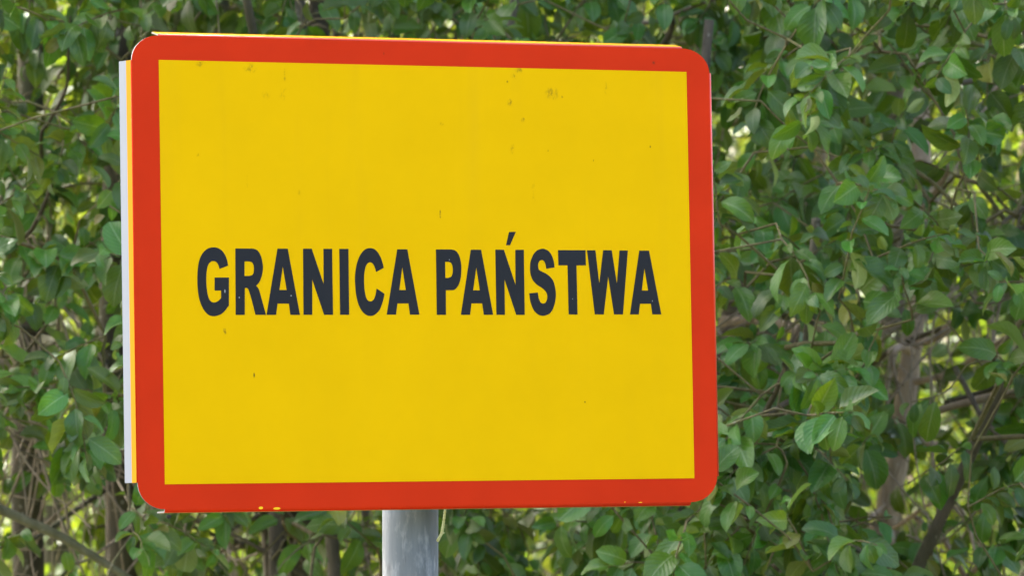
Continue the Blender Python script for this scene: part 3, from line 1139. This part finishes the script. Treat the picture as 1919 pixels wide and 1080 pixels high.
br(t3, [(552, 960), (620, 900), (700, 860), (800, 800)], 10.8, 10.3, .008, .004)
br(s_left, [(-400, 760), (-90, 900), (0, 955), (100, 1000), (170, 1040), (240, 1085), (330, 1150)], 9.4, 9.3, .0105, .006, M_OLIVE)
br(s_left, [(-400, 250), (-60, 420), (40, 450), (98, 342), (80, 306), (78, 249), (92, 228), (124, 165), (128, 100), (132, 30)], 9.5, 8.9, .0048, .002, M_DARK)
br(t4, [(1352, 604), (1430, 600), (1500, 622), (1560, 640), (1608, 630)], 10.6, 10.0, .0105, .0085, M_PALE)
br(t4, [(1350, 640), (1420, 625), (1500, 660), (1580, 700)], 10.6, 10.2, .012, .006)
br(t4, [(1372, 650), (1440, 610), (1565, 535), (1640, 470), (1685, 448), (1780, 400)], 10.7, 9.9, .009, .0035, M_DARK)
br(t4, [(1346, 780), (1450, 745), (1560, 715), (1630, 685), (1690, 645), (1780, 610)], 10.7, 10.2, .009, .005)
br(t4, [(1346, 800), (1440, 730), (1480, 665), (1510, 600), (1532, 542)], 10.3, 9.8, .006, .003, M_PALE)
br(t4, [(1420, 420), (1470, 470), (1485, 495), (1520, 560)], 10.6, 10.0, .006, .003, M_DARK)
br(t4, [(1430, 400), (1480, 260), (1510, 240), (1580, 215)], 10.6, 10.0, .005, .003, M_PALE)
br(t5, [(1712, 640), (1750, 636), (1790, 600), (1850, 560), (1920, 530)], 10.4, 9.9, .009, .004, M_PALE)
br(t5, [(1708, 660), (1690, 650), (1668, 662)], 10.35, 10.15, .010, .008, M_PALE)
br(t5, [(1700, 720), (1780, 700), (1850, 655), (1930, 610), (2010, 590)], 10.4, 10.0, .007, .004)
br(t5, [(1726, 400), (1790, 300), (1850, 200), (1900, 120)], 10.4, 10.0, .007, .003)
br(t5, [(1668, 940), (1600, 990), (1500, 1010), (1400, 1000)], 10.4, 10.0, .005, .0025)
br(t5, [(1660, 1000), (1700, 975), (1745, 945), (1790, 945), (1815, 985), (1830, 1060)], 10.4, 9.9, .005, .003)
br(s_right, [(2310, 560), (2030, 690), (1919, 732), (1840, 748), (1740, 776), (1700, 800)], 9.4, 9.5, .011, .005, M_PALE)
br(s_right, [(2310, 640), (1990, 690), (1919, 705), (1830, 740), (1770, 755)], 9.5, 9.6, .009, .004, M_DARK)
br(s_right, [(1790, 690), (1812, 730), (1840, 782), (1870, 815), (1905, 850), (1940, 900)], 9.3, 9.1, .0055, .004)
br(s_right, [(2310, 430), (2010, 380), (1900, 400), (1860, 470), (1840, 500)], 9.4, 9.0, .007, .003)
br(s_right, [(2310, 240), (1980, 180), (1850, 150), (1760, 160), (1690, 120)], 9.4, 8.9, .008, .003)
br(s_mid, [(1090, 420), (1200, 160), (1258, 55), (1243, 12), (1180, -60)], 9.8, 9.6, .008, .004, M_DARK)
br(s_mid, [(1180, 200), (1190, 60), (1230, 40), (1290, 15), (1360, -10)], 9.7, 9.5, .005, .003)


def dens_mid(px, py):
    v = 1.0
    v -= .75 * bump(px, py, 330, 1100, 480, 220)
    v -= .6 * bump(px, py, 80, 940, 200, 200)
    v -= .45 * bump(px, py, 1560, 600, 170, 80)
    v -= .5 * bump(px, py, 1800, 880, 150, 120)
    v -= .75 * bump(px, py, 1700, 300, 190, 130)
    v -= .45 * bump(px, py, 1600, 520, 160, 110)
    v -= .6 * bump(px, py, 1690, 800, 90, 230)
    if in_sign(px, py):
        v *= .5
    return max(.06, v)


for pl, reg, n in ((t1, (-620, 130, -500, 1300, 9.9, 12), 200), (t2, (60, 480, -500, 1250, 10, 12), 185), (t3, (260, 900, -500, 1250, 10.2, 12.2), 185),
                   (t6, (600, 1150, -500, 1250, 11, 13), 120), (t4, (1100, 1720, -500, 1250, 10.0, 12.2), 130), (t5, (1500, 2500, -500, 1250, 10, 12.2), 160)):
    pl.shoots(pick(reg, n, dens_mid), dir_mid, 10, 15, .18, .36, .6, .6, unit(np.array((0, -.4, .9))))

# thin leafless twigs low in the thicket
for pl, reg, n, sgn in ((t1, (-250, 230, 560, 1130, 9.4, 11), 44, 1), (t2, (-100, 420, 620, 1150, 9.4, 11), 44, 1), (t3, (250, 900, 900, 1180, 9.8, 11.5), 56, -1),
                        (t4, (1180, 1650, 400, 1150, 9.3, 11), 52, 1), (t5, (1500, 2000, 480, 1150, 9.2, 11), 62, -1), (t6, (500, 1300, -60, 90, 11, 12.5), 22, 1)):
    tp = pl.top if len(pl.top) else np.array(pl.net.p)
    stem_p = np.array(pl.net.p)
    for q in pick(reg, n):
        j = int(np.argmin(np.linalg.norm(stem_p - q - (0, 0, .25), axis=1)))
        a_ = stem_p[j]
        D = np.linalg.norm(q - a_)
        mid_ = (a_ + q) / 2 + rng.normal(0, .08, 3) * D + (0, 0, .06 * D)
        e_ = q + unit(q - mid_) * rng.uniform(.05, .3) + rng.normal(0, .05, 3)
        P = catmull([a_, mid_, q, e_], 4)
        pl.bare.append((P, rng.uniform(.0016, .0046)))
        if rng.random() < .7:
            k = rng.integers(4, 10)
            b_ = P[k] + rng.normal(0, .14, 3) + unit(q - a_) * .12
            pl.bare.append((catmull([P[k], (P[k] + b_) / 2 + rng.normal(0, .02, 3), b_], 3), .0016))

# ------------------------------------------------------------------ which leaves show largest: they become parts of their own
SX_, SY_ = 480, 270
# the shrubs have been cut back a little in front of the pale trunk
for p in PLANTS:
    q = np.array(p.leaves.pos) + np.array(p.leaves.axis) * .03
    x, y, d = to_px(q)
    tx = np.interp(y, [380, 590, 700, 850, 975, 1075], [1730, 1716, 1703, 1684, 1660, 1652])
    gap = (np.abs(x - tx) < 58) & (d < 10.5) & (((y > 575) & (y < 760)) | ((y > 840) & (y < 1010))) & (rng.random(len(x)) < .92)
    def near(xs, ys, half, y0, y1, pr, flat=False):
        off = np.abs(y - np.interp(x, xs, ys)) if flat else np.abs(x - np.interp(y, ys, xs))
        rng_ = ((x > y0) & (x < y1)) if flat else ((y > y0) & (y < y1))
        return (off < half) & rng_ & (d < 10.6) & (rng.random(len(x)) < pr)
    gap |= near([500, 518], [950, 1075], 34, 950, 1100, .85) | near([552, 574], [950, 1075], 38, 950, 1100, .85)
    gap |= near([212, 224, 236], [760, 900, 1075], 42, 800, 1100, .5) | near([52, 50, 54], [760, 900, 1075], 46, 830, 1100, .5)
    gap |= near([1352, 1430, 1500, 1608], [604, 600, 622, 630], 28, 1340, 1620, .85, True)
    gap |= near([1740, 1840, 1919], [776, 748, 732], 20, 1730, 1940, .7, True)
    gap |= near([0, 100, 240], [955, 1000, 1085], 24, -30, 260, .75, True)
    for nm in ('pos', 'axis', 'nor', 'size'):
        setattr(p.leaves, nm, [v_ for v_, g_ in zip(getattr(p.leaves, nm), gap) if not g_])
sets = [p.leaves.arrays() for p in PLANTS]
allpos = np.vstack([s['pos'] for s in sets])
alltip = np.vstack([s['pos'] + s['rot'][:, :, 1] * s['size'][:, None] * 1.1 for s in sets])
allnor = np.vstack([s['rot'][:, :, 2] for s in sets])
allsize = np.concatenate([s['size'] for s in sets])
owner = np.concatenate([np.full(len(s['pos']), i) for i, s in enumerate(sets)])
local = np.concatenate([np.arange(len(s['pos'])) for s in sets])
ctr = (allpos + alltip) / 2
cx_, cy_, cd_ = to_px(ctr)
tx_, ty_, _ = to_px(alltip)
bx_, by_, _ = to_px(allpos)
view = unit(ctr - np.array((0, 0, EYE)))
facing = np.abs((view * allnor).sum(1))
buf = np.full((SY_, SX_), -1, np.int32)
k_ = SX_ / 1919
order = np.argsort(-cd_)
for i in order:
    x, y = cx_[i] * k_, cy_[i] * k_
    if x < -15 or x > SX_ + 15 or y < -15 or y > SY_ + 15:
        continue
    ax_, ay_ = (tx_[i] - bx_[i]) * k_ / 2, (ty_[i] - by_[i]) * k_ / 2
    la = math.hypot(ax_, ay_)
    wb = max(.7, allsize[i] * .27 * F_PX / cd_[i] * k_ * max(.25, facing[i]))
    la = max(la, .8)
    R_ = int(max(la, wb)) + 2
    x0, x1, y0, y1 = max(0, int(x) - R_), min(SX_, int(x) + R_ + 1), max(0, int(y) - R_), min(SY_, int(y) + R_ + 1)
    if x0 >= x1 or y0 >= y1:
        continue
    gx_, gy_ = np.meshgrid(np.arange(x0, x1) + .5 - x, np.arange(y0, y1) + .5 - y)
    u_ = (gx_ * ax_ + gy_ * ay_) / (la * la + 1e-6)
    w_ = (gx_ * -ay_ + gy_ * ax_) / (la * wb + 1e-6)
    buf[y0:y1, x0:x1][u_ * u_ + w_ * w_ < 1] = i
buf[int(60 * k_):int(960 * k_), int(247 * k_):int(1340 * k_)] = -1
seen = np.bincount(buf[buf >= 0], minlength=len(allpos))
SHARED = {}


def leaf_data(kind, k, m):
    key = (kind, k)
    if key not in SHARED:
        tv, tf, tuv = (NEAR_T if kind == 'n' else MID_T)[k]
        me = mesh('leaf', tv, tf)
        ul = me.uv_layers.new(name='UVMap')
        li = np.concatenate([np.array(q) for q in tf])
        ul.data.foreach_set('uv', tuv[li].astype(np.float32).ravel())
        me.materials.append(m)
        SHARED[key] = me
    return SHARED[key]


for i, p in enumerate(PLANTS):
    s = sets[i]
    sel = np.nonzero(owner == i)[0]
    vis = seen[sel]
    top = sel[np.argsort(-vis)][:300]
    top = top[seen[top] >= 4]
    lone = np.zeros(len(s['pos']), bool)
    lone[local[top]] = True
    kind = 'n' if p.t is NEAR_T else 'm'
    for j in np.nonzero(lone)[0]:
        o = bpy.data.objects.new('leaf', leaf_data(kind, int(s['var'][j]) % len(p.t), p.m))
        M_ = np.eye(4)
        M_[:3, :3] = s['rot'][j] * s['size'][j]
        M_[:3, 3] = s['pos'][j] - p.base
        o.parent = p.root
        o.matrix_local = Matrix(M_.tolist())
        COL.objects.link(o)
    rest = ~lone
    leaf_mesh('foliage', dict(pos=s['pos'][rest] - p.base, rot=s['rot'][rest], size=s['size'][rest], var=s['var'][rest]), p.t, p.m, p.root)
    p.finish_wood()

# ------------------------------------------------------------------ sunlit wood farther back
def far_mass(name, n, d0, d1, zlo, zhi, lo, hi, sig, clump, label):
    nc = max(30, n // clump)
    d = np.sqrt(rng.uniform(d0 ** 2, d1 ** 2, nc))
    x = rng.uniform(-1, 1, nc) * (d * .1 + 1.8)
    z = zlo + (zhi - zlo) * rng.uniform(0, 1, nc) ** .9
    cl = np.stack([x, d, z], 1)
    idx = rng.integers(0, nc, n)
    pos = cl[idx] + rng.normal(0, 1, (n, 3)) * np.array((sig, sig, sig * .7))
    ax = unit(rng.normal(0, 1, (n, 3)) + np.array((0, 0, -.4)))
    nr = unit(rng.normal(0, .6, (n, 3)) + np.array((0, 0, .9)))
    L_ = dict(pos=pos, rot=leaf_frames(ax, nr), size=rng.uniform(lo, hi, n), var=rng.integers(0, 24, n))
    keep = pos[:, 2] > .05
    L_ = {k: v_[keep] for k, v_ in L_.items()}
    o = leaf_mesh(name, L_, FAR_T, M_FAR)
    o['label'] = label
    return o


far_mass('undergrowth', 75000, 13.2, 19, .3, 5.4, .045, .085, .28, 60, 'loose sunlit bushes behind the willows')
far_mass('woodland', 90000, 19, 33, .3, 8.5, .06, .12, .42, 60, 'sunlit yellow green depth of the wood seen through the gaps')
far_mass('woodland', 30000, 33, 44, .2, 13, .18, .30, .7, 60, 'far bright edge of the wood')

FT = 'thin trunks deep in the wood'
for k, (px, d, r, lab) in enumerate([(120, 17, .05, 'slender grey trunk deep in the wood between the two dark trunks at the far left'), (390, 14.5, .04, 'blurred pale trunk deep in the wood below the lower left corner of the sign'),
                                (985, 17, .05, 'slender trunk deep in the wood under the sign just right of its post'), (1170, 14.5, .04, 'thin grey trunk deep in the wood under the right half of the sign'),
                                (1480, 16, .05, 'thin trunk deep in the wood between the sign and the pale beige trunk'), (1590, 14.2, .035, 'thinnest pale trunk deep in the wood just left of the beige trunk'),
                                (1840, 15, .05, 'slender grey trunk deep in the wood right of the beige trunk'), (1915, 17.5, .06, 'blurred trunk deep in the wood at the far right edge')]):
    b = ground(px, d)
    o = thing('forest_tree', lab, 'tree', b, FT)
    lean = rng.normal(0, .05, 2)
    P = np.array([(lean[0] * z + .04 * math.sin(z * 1.3 + k), lean[1] * z, z) for z in np.linspace(-.1, 8.5, 9)])
    v, f = tube(catmull(P, 3), np.linspace(r * 1.2, r * .4, 25), 9, .04)
    link('trunk', mesh('trunk', v, f), o, M_PALE if k % 3 == 1 else M_BARK)
    nn = 3600
    cl = rng.normal(0, 1, (40, 3)) * np.array((1.3, 1.2, 1.0)) + np.array((lean[0] * 6.5, lean[1] * 6.5, 6.6))
    pos = cl[rng.integers(0, 40, nn)] + rng.normal(0, .28, (nn, 3))
    L_ = dict(pos=pos, rot=leaf_frames(unit(rng.normal(0, 1, (nn, 3)) + np.array((0, 0, -.4))), unit(rng.normal(0, .6, (nn, 3)) + np.array((0, 0, 1)))), size=rng.uniform(.07, .11, nn), var=rng.integers(0, 24, nn))
    leaf_mesh('crown', L_, FAR_T, M_FAR, o)
